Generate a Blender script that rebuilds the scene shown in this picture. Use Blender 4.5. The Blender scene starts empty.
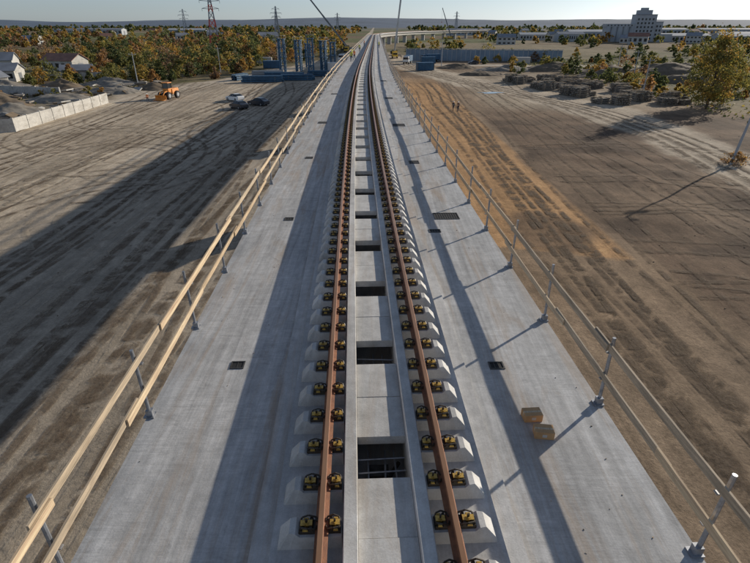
import bpy, math, random
import numpy as np
from mathutils import Vector, Matrix
random.seed(7); rng=np.random.default_rng(11)
scene=bpy.context.scene
COL=scene.collection
DZ=8.5   # deck level above ground
# ------------------------------------------------------------------ materials
def new_mat(name):
    m=bpy.data.materials.new(name); m.use_nodes=True
    nt=m.node_tree; nt.nodes.clear()
    out=nt.nodes.new('ShaderNodeOutputMaterial')
    b=nt.nodes.new('ShaderNodeBsdfPrincipled')
    nt.links.new(b.outputs[0],out.inputs[0])
    return m,nt,b,out
def N(nt,t,**kw):
    n=nt.nodes.new(t)
    for k,v in kw.items(): setattr(n,k,v)
    return n
def coords(nt,scale=(1,1,1),rot=(0,0,0),kind='Object'):
    tc=N(nt,'ShaderNodeTexCoord'); mp=N(nt,'ShaderNodeMapping')
    nt.links.new(tc.outputs[kind],mp.inputs[0])
    mp.inputs['Scale'].default_value=scale; mp.inputs['Rotation'].default_value=rot
    return mp.outputs[0]
def noise(nt,vec,scale,detail=5,rough=.6,dist=0):
    n=N(nt,'ShaderNodeTexNoise'); nt.links.new(vec,n.inputs['Vector'])
    n.inputs['Scale'].default_value=scale; n.inputs['Detail'].default_value=detail
    n.inputs['Roughness'].default_value=rough; n.inputs['Distortion'].default_value=dist
    return n.outputs['Fac']
def ramp(nt,fac,stops):
    r=N(nt,'ShaderNodeValToRGB'); nt.links.new(fac,r.inputs[0])
    e=r.color_ramp.elements
    while len(e)<len(stops): e.new(.5)
    for i,(p,c) in enumerate(stops):
        e[i].position=p; e[i].color=(c[0],c[1],c[2],1) if hasattr(c,'__len__') else (c,c,c,1)
    return r.outputs[0]
def mixc(nt,fac,a,b,mode='MIX'):
    m=N(nt,'ShaderNodeMix',data_type='RGBA',blend_type=mode)
    if isinstance(fac,(int,float)): m.inputs[0].default_value=fac
    else: nt.links.new(fac,m.inputs[0])
    for s,i in ((a,6),(b,7)):
        if hasattr(s,'links'): nt.links.new(s,m.inputs[i])
        else: m.inputs[i].default_value=(s[0],s[1],s[2],1)
    return m.outputs[2]
def math_(nt,op,a,b=0.):
    m=N(nt,'ShaderNodeMath',operation=op)
    for s,i in ((a,0),(b,1)):
        if hasattr(s,'links'): nt.links.new(s,m.inputs[i])
        else: m.inputs[i].default_value=s
    return m.outputs[0]
def bump(nt,b,h,strength=.3,dist=.02):
    n=N(nt,'ShaderNodeBump'); nt.links.new(h,n.inputs['Height'])
    n.inputs['Strength'].default_value=strength; n.inputs['Distance'].default_value=dist
    nt.links.new(n.outputs[0],b.inputs['Normal'])
def simple(name,c,rough=.7,metal=0.,var=.25,scale=3.,bmp=0.,c2=None,sc=(1,1,1)):
    m,nt,b,o=new_mat(name)
    v=coords(nt,sc); f=noise(nt,v,scale)
    d=c2 if c2 else tuple(x*(1-var) for x in c)
    e=c if c2 else tuple(min(1,x*(1+var)) for x in c)
    nt.links.new(ramp(nt,f,[(.3,d),(.7,e)]),b.inputs['Base Color'])
    b.inputs['Roughness'].default_value=rough; b.inputs['Metallic'].default_value=metal
    if bmp: bump(nt,b,noise(nt,v,scale*6),bmp,.01)
    return m
def concrete(name,c,stain=(.25,.19,.12),stain_amt=.5,streak=1.,broom=False):
    m,nt,b,o=new_mat(name)
    v=coords(nt); vs=coords(nt,(1.6,.14,1)); vt=coords(nt,(.7,9,1),(0,0,.12)); vl=coords(nt,(9,.25,1),(0,0,.03))
    big=noise(nt,v,.45,6,.62,.5); mid=noise(nt,v,5,5,.65); fine=noise(nt,v,45,3,.7)
    st=noise(nt,vs,2.4,6,.65,.5)
    c1=tuple(x*.68 for x in c); c2=tuple(min(.8,x*1.22) for x in c)
    col=ramp(nt,big,[(.3,c1),(.5,c),(.7,c2)])
    col=mixc(nt,.5*streak,col,ramp(nt,st,[(.28,tuple(x*.52 for x in c)),(.5,c),(.74,tuple(min(.85,x*1.45) for x in c))]))
    col=mixc(nt,.32,col,ramp(nt,mid,[(.3,.25),(.7,.75)]),'OVERLAY')
    col=mixc(nt,.25,col,ramp(nt,fine,[(.3,.3),(.7,.7)]),'OVERLAY')
    if broom:
        br=noise(nt,vt,3.6,4,.7,.6); ll=noise(nt,vl,1.,5,.7,.8)
        msk=ramp(nt,noise(nt,v,.9,3,.5),[(.38,.0),(.65,.36)])
        col=mixc(nt,msk,col,ramp(nt,br,[(.3,.25),(.7,.75)]),'OVERLAY')
        col=mixc(nt,.38,col,ramp(nt,ll,[(.3,.22),(.7,.75)]),'OVERLAY')
        sp=ramp(nt,noise(nt,v,2.3,6,.75,1.),[(.63,0.),(.70,.35)]); col=mixc(nt,sp,col,(.55,.54,.52))
        dp=ramp(nt,noise(nt,v,1.2,6,.7,1.5),[(.60,0.),(.70,.4)]); col=mixc(nt,dp,col,(.18,.17,.16))
    sm=noise(nt,vs,1.1,6,.72,1.2)
    sf=ramp(nt,sm,[(.50,0.),(.68,stain_amt)])
    col=mixc(nt,sf,col,stain)
    nt.links.new(col,b.inputs['Base Color']); b.inputs['Roughness'].default_value=.82
    hh=math_(nt,'ADD',mid,math_(nt,'MULTIPLY',fine,.6))
    if broom: hh=math_(nt,'ADD',hh,math_(nt,'MULTIPLY',br,.35))
    bump(nt,b,hh,.35,.010)
    return m
M={}
M['deck']=concrete('deck_concrete',(.40,.395,.385),(.33,.235,.15),.55,1.,True)
M['slab']=concrete('slab_concrete',(.43,.42,.405),(.33,.22,.13),.5,.9)
M['beam']=concrete('beam_concrete',(.50,.485,.455),(.36,.27,.18),.4,.7)
M['sleeper']=concrete('sleeper_concrete',(.52,.505,.475),(.34,.27,.19),.3,.3)
M['pier']=concrete('pier_concrete',(.42,.41,.39))
M['wallc']=concrete('old_wall_concrete',(.46,.44,.40),(.2,.17,.13),.6,.5)
M['rust']=simple('rusty_rail_steel',(.29,.115,.045),.65,.1,.4,9,.3,c2=(.15,.056,.025))
M['railtop']=simple('rail_head_steel',(.43,.24,.135),.38,.45,.3,4,.1,c2=(.29,.145,.075),sc=(1,.2,1))
M['clip']=simple('fastener_black_steel',(.05,.038,.026),.5,.3,.4,20)
M['clipy']=simple('fastener_yellow_zinc',(.52,.33,.07),.45,.3,.4,30)
M['galv']=simple('galvanised_steel',(.32,.33,.35),.45,.6,.3,12)
M['dark']=simple('painted_void_shade',(.012,.012,.013),.9)  # near-black colour painted for the shade in drain openings
M['grate']=simple('dark_grate_steel',(.06,.058,.055),.6,.5,.4,12)
M['card']=simple('brown_cardboard',(.47,.28,.13),.85,0,.2,6,.1)
M['blue']=simple('blue_painted_steel',(.045,.14,.25),.5,.1,.4,.8,c2=(.03,.08,.14))
M['bluegrey']=simple('blue_grey_panel',(.22,.28,.34),.7,0,.2,.4)
M['orange']=simple('orange_paint',(.70,.25,.03),.5,0,.25,2)
M['yellow']=simple('yellow_paint',(.7,.45,.04),.45,0,.2,2)
M['glass']=simple('dark_window_glass',(.02,.025,.03),.12)
M['tyre']=simple('tyre_rubber',(.02,.02,.02),.85)
M['white']=simple('white_paint',(.75,.75,.74),.35,0,.06,2)
M['red']=simple('red_paint',(.55,.07,.05),.5,0,.2,1)
M['black']=simple('dark_car_paint',(.035,.04,.05),.25,0,.2,2)
M['lamp']=simple('lamp_lens',(.7,.7,.65),.2)
M['render']=simple('pale_render_wall',(.48,.46,.42),.85,0,.15,.2)
M['greybuild']=simple('grey_concrete_building',(.40,.41,.42),.85,0,.15,.12)
M['roof']=simple('grey_sheet_roof',(.22,.23,.25),.6,0,.25,.3)
M['roofred']=simple('red_tile_roof',(.26,.13,.09),.8,0,.25,.5)
M['bark']=simple('bark',(.10,.075,.05),.9,0,.3,6,.4)
M['gravel']=simple('gravel_heap',(.30,.265,.215),.95,0,.4,1.2,.9,c2=(.15,.13,.105))
M['earth']=simple('earth_heap',(.20,.145,.09),.95,0,.35,.9,.9,c2=(.10,.075,.05))
M['oldstack']=simple('weathered_stack',(.30,.27,.225),.9,0,.5,1.3,.3,c2=(.12,.10,.085))
M['water']=simple('puddle_water',(.10,.10,.10),.06,0,.1,1)
M['crane']=simple('crane_white_grey',(.5,.5,.48),.5,0,.2,.6)
M['boom']=simple('crane_boom_dark',(.16,.17,.18),.5,.2,.2,.6)
M['stone']=simple('loose_stone',(.33,.28,.22),.95,0,.35,5,.3)
m,nt,b,o=new_mat('raw_timber'); M['wood']=m
g=N(nt,'ShaderNodeNewGeometry'); vg=coords(nt,(14,.7,14))
f=noise(nt,vg,1.6,5,.7); kn=noise(nt,coords(nt,(3,1.2,3)),2.2,4,.6)
c=ramp(nt,g.outputs['Random Per Island'],[(0,(.44,.315,.19)),(.35,(.58,.44,.28)),(.7,(.50,.385,.255)),(1,(.35,.28,.20))])
c=mixc(nt,.65,c,ramp(nt,f,[(.3,.15),(.7,.8)]),'OVERLAY'); c=mixc(nt,ramp(nt,kn,[(.6,0.),(.75,.6)]),c,(.24,.17,.11)); nt.links.new(c,b.inputs['Base Color']); b.inputs['Roughness'].default_value=.8
bump(nt,b,f,.4,.006)
def leafmat(name):
    m,nt,b,o=new_mat(name)
    at=N(nt,'ShaderNodeAttribute',attribute_name='tint')
    g=N(nt,'ShaderNodeNewGeometry')
    c=ramp(nt,at.outputs['Fac'],[(0,(.06,.08,.03)),(.25,(.12,.135,.045)),(.5,(.25,.22,.055)),(.68,(.44,.29,.06)),(.84,(.40,.20,.06)),(1,(.22,.15,.095))])
    r=ramp(nt,g.outputs['Random Per Island'],[(0,.5),(1,1.5)])
    c=mixc(nt,1,c,r,'MULTIPLY')
    nt.links.new(c,b.inputs['Base Color']); b.inputs['Roughness'].default_value=.75
    tr=N(nt,'ShaderNodeBsdfTranslucent'); nt.links.new(c,tr.inputs[0])
    mx=N(nt,'ShaderNodeMixShader'); mx.inputs[0].default_value=.42
    nt.links.new(b.outputs[0],mx.inputs[1]); nt.links.new(tr.outputs[0],mx.inputs[2]); nt.links.new(mx.outputs[0],o.inputs[0])
    return m
M['leaf']=leafmat('autumn_foliage')
# ------------------------------------------------------------------ mesh builder
class MB:
    def __init__(s): s.v=[]; s.f=[]; s.mi=[]; s.mats=[]
    def mat(s,key):
        m=M[key]
        if m not in s.mats: s.mats.append(m)
        return s.mats.index(m)
    def add(s,vs,fs,key,X=None):
        o=len(s.v); mi=s.mat(key)
        if X is not None: vs=[tuple(X@Vector(p)) for p in vs]
        s.v+= [tuple(p) for p in vs]; s.f+=[tuple(i+o for i in f) for f in fs]; s.mi+=[mi]*len(fs)
    def box(s,a,b,key,X=None,taper=0.):
        x0,y0,z0=a; x1,y1,z1=b; t=taper
        vs=[(x0,y0,z0),(x1,y0,z0),(x1,y1,z0),(x0,y1,z0),(x0+t,y0+t,z1),(x1-t,y0+t,z1),(x1-t,y1-t,z1),(x0+t,y1-t,z1)]
        s.add(vs,[(3,2,1,0),(4,5,6,7),(0,1,5,4),(1,2,6,5),(2,3,7,6),(3,0,4,7)],key,X)
    def cyl(s,p,q,r,key,n=8,r2=None,X=None,cap=True):
        p=Vector(p);q=Vector(q); r2=r if r2 is None else r2
        d=(q-p).normalized(); u=d.orthogonal().normalized(); w=d.cross(u)
        vs=[];
        for c,rr in((p,r),(q,r2)):
            for i in range(n):
                a=2*math.pi*i/n; vs.append(c+u*math.cos(a)*rr+w*math.sin(a)*rr)
        fs=[(i,(i+1)%n,n+(i+1)%n,n+i) for i in range(n)]
        if cap: fs+=[tuple(range(n))[::-1],tuple(range(n,2*n))]
        s.add(vs,fs,key,X)
    def tube(s,pts,r,key,n=6,X=None):
        for a,b in zip(pts[:-1],pts[1:]): s.cyl(a,b,r,key,n,X=X)
    def obj(s,name,parent=None,loc=None,rotz=0.,bevel=0.,smooth=False):
        me=bpy.data.meshes.new(name); me.from_pydata(s.v,[],s.f)
        for m in s.mats: me.materials.append(m)
        me.polygons.foreach_set('material_index',s.mi)
        if smooth: me.polygons.foreach_set('use_smooth',[True]*len(s.f))
        me.update()
        return link(name,me,parent,loc,rotz,bevel)
def link(name,me,parent=None,loc=None,rotz=0.,bevel=0.):
    o=bpy.data.objects.new(name,me); COL.objects.link(o)
    if parent: o.parent=parent
    if loc is not None: o.location=loc
    o.rotation_euler[2]=rotz
    if bevel:
        b=o.modifiers.new('bevel','BEVEL'); b.width=bevel; b.segments=2; b.limit_method='ANGLE'
    return o
def empty(name,loc=(0,0,0),rotz=0.):
    o=bpy.data.objects.new(name,None); COL.objects.link(o); o.location=loc; o.rotation_euler[2]=rotz; o.empty_display_size=.2
    return o
def np_mesh(name,V,F,mats,mi=None,tint=None,smooth=False):
    me=bpy.data.meshes.new(name); n=len(V); k=len(F); q=F.shape[1]
    me.vertices.add(n); me.vertices.foreach_set('co',np.asarray(V,np.float32).ravel())
    me.loops.add(k*q); me.loops.foreach_set('vertex_index',F.astype(np.int32).ravel())
    me.polygons.add(k); me.polygons.foreach_set('loop_start',np.arange(0,k*q,q,dtype=np.int32))
    try: me.polygons.foreach_set('loop_total',np.full(k,q,dtype=np.int32))
    except Exception: pass
    for m in mats: me.materials.append(m)
    if mi is not None: me.polygons.foreach_set('material_index',mi.astype(np.int32))
    if tint is not None:
        a=me.attributes.new('tint','FLOAT','POINT'); a.data.foreach_set('value',tint.astype(np.float32))
    me.update(calc_edges=True); me.validate()
    me.polygons.foreach_set('use_smooth',np.full(k,smooth))
    return me
# ------------------------------------------------------------------ value noise
_T=np.random.default_rng(3).random((256,256))
def vn(x,y):
    xi=np.floor(x).astype(int); yi=np.floor(y).astype(int); fx=x-xi; fy=y-yi
    fx=fx*fx*(3-2*fx); fy=fy*fy*(3-2*fy)
    a=_T[xi%256,yi%256]; b_=_T[(xi+1)%256,yi%256]; c=_T[xi%256,(yi+1)%256]; d=_T[(xi+1)%256,(yi+1)%256]
    return (a*(1-fx)+b_*fx)*(1-fy)+(c*(1-fx)+d*fx)*fy
def fbm(x,y,o=4):
    s=0;a=.5
    for i in range(o): s=s+a*vn(x*2**i+17*i,y*2**i+31*i); a*=.5
    return s/(1-.5**o)
def sst(a,b,x):
    t=np.clip((x-a)/(b-a),0,1); return t*t*(3-2*t)
def hgt(x,y):
    x=np.asarray(x,float); y=np.asarray(y,float)
    r=np.maximum(np.abs(x)/60,np.maximum(y,-y*2)/190)
    out=sst(1.,2.,r)
    h=(fbm(x/3.5,y/3.5,3)-.5)*.12*sst(5,9,np.abs(x)) + out*(fbm(x/60,y/60,3)-.5)*2.4
    h+= (fbm(x/5+50,y/5,3)-.5)*.6*sst(20,27,x)*sst(85,65,y)*sst(10,25,y)*sst(4,9,np.abs(x-42))
    return h
# ------------------------------------------------------------------ ground
def build_ground():
    nx,ny=760,800; a=30.
    u=np.linspace(-math.asinh(7000/a),math.asinh(7000/a),nx); xs=a*np.sinh(u)
    u=np.linspace(-math.asinh(400/a),math.asinh(8600/a),ny); ys=25+a*np.sinh(u)
    X,Y=np.meshgrid(xs,ys); Z=hgt(X,Y)
    V=np.stack([X,Y,Z],-1).reshape(-1,3)
    i=np.arange(nx-1); j=np.arange(ny-1); I,J=np.meshgrid(i,j); k=(J*nx+I).ravel()
    F=np.stack([k,k+1,k+nx+1,k+nx],-1)
    me=np_mesh('ground',V,F,[],smooth=True)
    n1=fbm(X/14,Y/14,4); n2=fbm(X/4+9,Y/4,4); n3=fbm(X/50,Y/90+3,3); n4=fbm(X/7+4,Y/22,4)
    def C(r,g,b): return np.array([r,g,b])
    col=np.zeros(X.shape+(3,))+C(.285,.245,.20)
    def mx(m,c):
        nonlocal col
        m=np.clip(m,0,1)[...,None]; col=col*(1-m)+C(*c)*m
    mx(sst(0,-6,X)*1.,(.335,.28,.215))
    mx(sst(.5,.62,n4)*.55*(X<0),(.42,.355,.275))
    mx(sst(-24,-32,X+6*(n1-.5))*.85,(.48,.395,.29))
    mx(sst(-24,-30,X)*sst(.55,.68,n1)*.5,(.33,.26,.185))
    mx(sst(-14,-20,X)*sst(85,100,Y)*.5,(.45,.37,.275))
    # right side
    R=sst(5,8,X)
    mx(R,(.235,.165,.105))
    mx(R*sst(.48,.62,n4)*.45,(.31,.225,.15))
    mx(R*sst(.5,.62,n1)*.5,(.17,.115,.075))
    e=1.0*(n2-.5)
    strip=sst(7.6,8.,X+e)*sst(17.4,17.0,X+e)*sst(31.6,32.,Y+e+.25*(X-12))*sst(170,130,Y)
    cx=np.interp(Y,[20,50,70,97,120,141,200,260],[34,40,42,42,36,28,15,12]); w=np.interp(Y,[20,56,97,140,200],[3,5,8,9,8])
    road=sst(w,w-2.5,np.abs(X-cx)+4*(n2-.5))*sst(30,50,Y)
    dk=sst(17.5,19,X+3*(n1-.5))*sst(100,84,Y+5*(n1-.5))*sst(12,22,Y-X*.15)
    mx(dk*.9,(.15,.10,.065)); mx(dk*sst(.46,.58,n2)*.8,(.095,.065,.045)); mx(dk*sst(.56,.66,n1)*.5,(.22,.155,.10))
    mx(road*.92,(.48,.40,.30)); mx(road*sst(.55,.65,n2)*.5,(.34,.27,.195))
    mx(sst(20,26,X)*sst(92,106,Y)*sst(190,170,Y)*sst(64,50,X)*(1-road)*.7,(.40,.33,.24))
    mx(sst(18,22,X)*sst(100,110,Y)*sst(.5,.6,n1)*.6*(1-road),(.22,.165,.11))
    mx(strip*.95,(.44,.26,.125))
    mx(strip*sst(.5,.62,n4)*.55,(.35,.21,.105))
    mx(sst(4,2.5,np.hypot(X-13.5,(Y-36)*.8)+2*(n2-.5))*.8,(.13,.09,.06))
    mx(R*sst(26,15,Y)*.4,(.27,.21,.15))
    lb=np.interp(Y,[0,75,120,170,250,290,400],[-66,-57,-57,-40,-22,-14,-9])
    rb=np.interp(Y,[0,60,110,150,180,230,260,400],[75,68,62,66,60,60,14,9])
    out=np.maximum(sst(0,6,lb-X+7*(n1-.5)),sst(0,6,X-rb+7*(n1-.5)))
    out=np.maximum(out*(Y>-300),sst(300,340,Y))
    vg=out
    mx(vg,(.13,.11,.055))
    mx(vg*sst(.45,.6,n2),(.095,.09,.04))
    mx(vg*sst(.52,.64,n1)*.6,(.21,.165,.095))
    mx(vg*sst(.55,.65,n3)*.6,(.24,.19,.115))
    far=sst(320,420,Y)
    cell=_T[(np.floor(X/230+.4*np.sin(Y/300)).astype(int))%256,(np.floor(Y/170).astype(int))%256]
    mx(far*(cell<.35)*.8,(.18,.13,.08)); mx(far*(cell>.35)*(cell<.6)*.8,(.13,.14,.06)); mx(far*(cell>.8)*.8,(.26,.205,.13))
    mx(sst(1000,4000,Y)*.65,(.15,.18,.20))  # distance haze mixed into the colour of the far fields
    yard=sst(-56,-60,X)*sst(70,78,Y)*sst(165,140,Y)
    mx(yard*.85,(.28,.235,.175)); mx(yard*sst(.5,.6,n2)*.6,(.17,.14,.10))
    lx=np.interp(Y,[100,130,175,230,300],[-52,-50,-36,-18,-9]); mx(sst(5,3,np.abs(X-lx)+3*(n2-.5))*(Y>95)*.85,(.50,.42,.32))
    ry=np.interp(X,[10,60,140,300],[222,212,200,170]); mx(sst(6,4,np.abs(Y-ry)+3*(n2-.5))*(X>10)*.9,(.48,.41,.32))
    ca=me.color_attributes.new('soil_haze_color','FLOAT_COLOR','POINT')
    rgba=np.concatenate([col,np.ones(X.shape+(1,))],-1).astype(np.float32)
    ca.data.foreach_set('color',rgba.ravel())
    m,nt,b,o=new_mat('bare_earth_ground')
    at=N(nt,'ShaderNodeAttribute',attribute_name='soil_haze_color')
    v=coords(nt); vs=coords(nt,(1,.05,1),(0,0,.05)); vs2=coords(nt,(1,.08,1),(0,0,-.12))
    n_big=noise(nt,v,.10,7,.68,.7); n_mid=noise(nt,v,1.1,6,.74,.4); n_f=noise(nt,v,8,5,.78)
    s1=noise(nt,vs,1.3,5,.72,1.6); s2=noise(nt,vs2,.5,5,.7,2.)
    col=at.outputs['Color']
    col=mixc(nt,.5,col,ramp(nt,n_big,[(.3,.25),(.7,.75)]),'OVERLAY')
    col=mixc(nt,.45,col,ramp(nt,n_mid,[(.3,.22),(.7,.78)]),'OVERLAY')
    col=mixc(nt,.5,col,ramp(nt,n_f,[(.3,.2),(.7,.8)]),'OVERLAY')
    msk=ramp(nt,noise(nt,v,.06,3,.5,1.),[(.4,.1),(.6,.45)])
    col=mixc(nt,msk,col,ramp(nt,s1,[(.35,.28),(.65,.74)]),'OVERLAY')
    col=mixc(nt,.35,col,ramp(nt,s2,[(.38,.3),(.62,.7)]),'OVERLAY')
    nt.links.new(col,b.inputs['Base Color']); b.inputs['Roughness'].default_value=.95
    b.inputs['Specular IOR Level'].default_value=.08
    hh=math_(nt,'ADD',n_mid,math_(nt,'MULTIPLY',n_f,.45)); hh=math_(nt,'ADD',hh,math_(nt,'MULTIPLY',s1,.2))
    bump(nt,b,hh,.35,.14)
    me.materials.append(m); link('ground',me)
build_ground()
# tyre tracks
def tracks(name,seed,ca_,cb_,amt,cnt,right=True):
    m,nt,b,o=new_mat(name+'_soil'); v=coords(nt)
    f=noise(nt,v,.8,5,.72,.5); g2=noise(nt,v,7,4,.7)
    nt.links.new(ramp(nt,g2,[(.3,ca_),(.7,cb_)]),b.inputs['Base Color']); b.inputs['Roughness'].default_value=.95
    b.inputs['Specular IOR Level'].default_value=.08
    bump(nt,b,g2,.5,.05)
    tr=N(nt,'ShaderNodeBsdfTransparent'); mx=N(nt,'ShaderNodeMixShader')
    nt.links.new(ramp(nt,f,[(.40,0.),(.60,amt)]),mx.inputs[0]); nt.links.new(tr.outputs[0],mx.inputs[1]); nt.links.new(b.outputs[0],mx.inputs[2]); nt.links.new(mx.outputs[0],o.inputs[0])
    V=[];F=[]
    k_=[0]
    def rib(pts,w):
        pts=np.array(pts,float); t=np.linspace(0,len(pts)-1,len(pts)*14); k=np.arange(len(pts))
        px=np.interp(t,k,pts[:,0]); py=np.interp(t,k,pts[:,1])
        ker=np.hanning(17); ker/=ker.sum(); pad=8
        px=np.convolve(np.pad(px,pad,'edge'),ker,'valid'); py=np.convolve(np.pad(py,pad,'edge'),ker,'valid')
        n=int(np.hypot(np.diff(px),np.diff(py)).sum()/.6)+2
        tt=np.linspace(0,len(px)-1,n); px=np.interp(tt,np.arange(len(px)),px); py=np.interp(tt,np.arange(len(py)),py)
        dx=np.gradient(px); dy=np.gradient(py); L=np.hypot(dx,dy)+1e-6; nx_=dy/L; ny_=-dx/L
        for off in(-1.,1.):
            o0=len(V)
            for i in range(n):
                for sd in(-w/2,w/2):
                    X=px[i]+nx_[i]*(off+sd); Y=py[i]+ny_[i]*(off+sd); V.append((X,Y,float(hgt(X,Y))+.03+.004*(k_[0]%5)))
            for i in range(n-1): F.append((o0+2*i,o0+2*i+1,o0+2*i+3,o0+2*i+2))
            k_[0]+=1
    r=random.Random(seed)
    for k in range(cnt):
        x=r.uniform(-50,-9); d=r.uniform(-2,1.5); c=r.uniform(-.35,.35); rib([(min(-7,x+j*d+c*j*j+r.uniform(-1,1)),-5+j*22) for j in range(8)],r.choice([.3,.4,.55]))
    for k in range(cnt//2):
        cx=r.uniform(-46,-16); cy=r.uniform(30,95); R=r.uniform(7,16); a0=r.uniform(0,6); rib([(min(-7,cx+R*math.cos(a0+j*.4)),cy+1.6*R*math.sin(a0+j*.4)) for j in range(7)],.45)
    if right:
        for k in range(cnt//2):
            x=r.uniform(10,34); d=r.uniform(-1,1.5); rib([(max(7.5,x+j*d+r.uniform(-1,1)),-5+j*22) for j in range(8)],.4)
        for k in range(cnt//3):
            y=r.uniform(18,80); rib([(18+j*10,y+j*j*r.uniform(-.8,1.2)+r.uniform(-2,2)) for j in range(5)],.45)
    for k in range(4):
        o_=r.uniform(-3.5,3.5); rib([(12+o_,220),(16+o_,190),(28+o_,141),(41+o_,97),(42+o_,70),(39+o_,50),(34+o_,20)],.55)
    me=bpy.data.meshes.new(name); me.from_pydata(V,[],F); me.materials.append(m); link(name,me)
tracks('tyre_tracks',5,(.13,.095,.065),(.23,.175,.125),.7,22)
tracks('dusty_wheel_ruts',15,(.38,.31,.23),(.52,.435,.33),.55,18,False)
def hills():
    m=simple('hazy_blue_hills',(.09,.13,.19),.95,0,.22,.004,c2=(.05,.08,.12))  # aerial haze painted into the hills as a blue base colour
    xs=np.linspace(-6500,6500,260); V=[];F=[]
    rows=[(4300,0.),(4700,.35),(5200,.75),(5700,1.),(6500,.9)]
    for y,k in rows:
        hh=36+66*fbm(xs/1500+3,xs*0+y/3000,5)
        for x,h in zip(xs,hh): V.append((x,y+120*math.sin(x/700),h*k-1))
    n=len(xs)
    for j in range(len(rows)-1):
        for i in range(n-1): F.append((j*n+i,j*n+i+1,(j+1)*n+i+1,(j+1)*n+i))
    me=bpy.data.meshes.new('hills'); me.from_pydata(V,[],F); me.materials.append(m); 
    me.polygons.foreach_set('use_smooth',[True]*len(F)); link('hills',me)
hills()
# ------------------------------------------------------------------ track centre line
_y=np.arange(-60,800,.5)
_sl=np.interp(_y,[-60,8,85,330],[-.042,-.040,0.002,.003])+np.maximum(0,_y-345)/560
_x=np.cumsum(_sl)*.5; _x=_x-np.interp(0,_y,_x)+.30
def cl(s,off=0.,z=0.):
    x=np.interp(s,_y,_x); k=np.interp(s,_y,_sl); L=math.sqrt(1+k*k)
    return (float(x+off/L),float(s-k*off/L),z)
def heading(s): return -math.atan(float(np.interp(s,_y,_sl)))
SS=list(np.arange(-40,130,1.2))+list(np.arange(130,760,5.))
def sweep(profile,keys,name,parent=None,ss=SS,closed=True,smooth=False):
    mb=MB(); n=len(profile); V=[];
    for s in ss:
        for (o_,z) in profile: V.append(cl(s,o_,z))
    by={}
    cnt=n if closed else n-1
    for i in range(cnt):
        k=keys[i] if isinstance(keys,list) else keys
        for j in range(len(ss)-1):
            by.setdefault(k,[]).append((j*n+i,j*n+(i+1)%n,(j+1)*n+(i+1)%n,(j+1)*n+i))
    mb.v=V
    for k,fs in by.items():
        mi=mb.mat(k); mb.f+=fs; mb.mi+=[mi]*len(fs)
    if closed:
        k0=keys[0] if isinstance(keys,list) else keys; mi=mb.mat(k0)
        mb.f+=[tuple(range(n))[::-1],tuple(range((len(ss)-1)*n,len(ss)*n))]; mb.mi+=[mi,mi]
    return mb.obj(name,parent,smooth=smooth)
D=DZ
via=empty('railway_viaduct')
prof=[(-3.65,D),(-1.62,D),(-1.60,D+.09),(-1.36,D+.10),(-1.34,D+.21),(-.52,D+.21),(-.51,D+.44),(-.50,D+.45),(-.35,D+.45),(-.34,D+.44),(-.34,D-.35),
      (.34,D-.35),(.34,D+.44),(.35,D+.45),(.50,D+.45),(.51,D+.44),(.52,D+.21),(1.34,D+.21),(1.36,D+.10),(1.60,D+.09),(1.62,D),(3.65,D),(3.65,D-.28),(2.5,D-.5),(2.15,D-2.2),(-2.15,D-2.2),(-2.5,D-.5),(-3.65,D-.28)]
keys=['deck','slab','slab','slab','slab','beam','beam','beam','beam','beam','slab','beam','beam','beam','beam','beam','slab','slab','slab','slab','deck','pier','pier','pier','pier','pier','pier','pier']
sweep(prof,keys,'deck_girder',via)
mb=MB()
for s in [-18,12,42,72,102,132,162,192,222,252,282,312,342,372,402,432,462,492,522,552,582,612,642,672,702,732]:
    x,y,_=cl(s); X=Matrix.Translation((x,y,0))@Matrix.Rotation(heading(s),4,'Z')
    mb.box((-1.6,-.8,-.5),(1.6,.8,D-3.3),'pier',X)
    mb.add([(-1.6,-.85,D-3.3),(1.6,-.85,D-3.3),(1.6,.85,D-3.3),(-1.6,.85,D-3.3),(-2.6,-.95,D-2.5),(2.6,-.95,D-2.5),(2.6,.95,D-2.5),(-2.6,.95,D-2.5)],[(3,2,1,0),(0,1,5,4),(1,2,6,5),(2,3,7,6),(3,0,4,7),(4,5,6,7)],'pier',X)
    for bx in(-1.5,1.5): mb.box((bx-.3,-.4,D-2.5),(bx+.3,.4,D-2.2),'clip',X)
mb.obj('piers',via)
mb=MB(); inner=MB(); r=random.Random(2)
s=4.9-2.4*12
while s<360:
    a=s+.36; b_=s+2.04; mid=(a+b_)/2
    for (p,q,dz) in ((a,mid-.004,0),(mid+.004,b_,r.choice([0,.006,-.006]))):
        c=(p+q)/2; x,y,_=cl(c); X=Matrix.Translation((x,y,0))@Matrix.Rotation(heading(c),4,'Z'); h=(q-p)/2
        mb.box((-.336,-h,D+.22),(.336,h,D+.36+dz),'beam',X)
    if s<120:
        x,y,_=cl(s); X=Matrix.Translation((x,y,0))@Matrix.Rotation(heading(s),4,'Z')
        inner.box((-.30,-.33,D-.30),(.28,-.27,D-.05),'galv',X); inner.box((-.2,.1,D-.33),(.1,.3,D-.12),'grate',X)
        for q in range(3): 
            xx=-.2+q*.19+r.uniform(-.03,.03); inner.cyl((xx,-.5,D-.05+q*.03),(xx+r.uniform(-.05,.05),.5,D-.05),.014,'galv',6,X=X)
        for q in range(3): inner.cyl((-.33,-.22+q*.22+r.uniform(-.04,.04),D+.04),(.33,-.2+q*.22+r.uniform(-.06,.06),D+.04),.012,'galv',6,X=X)
        inner.tube([(-.22,-.4,D-.25),(0,-.1,D-.2),(.1,.15,D-.22),(.26,.4,D-.2)],.03,'clip',6,X=X)
    s+=2.4
mb.obj('centre_cover_slabs',via); inner.obj('duct_cables_and_rebar',via)
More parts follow.
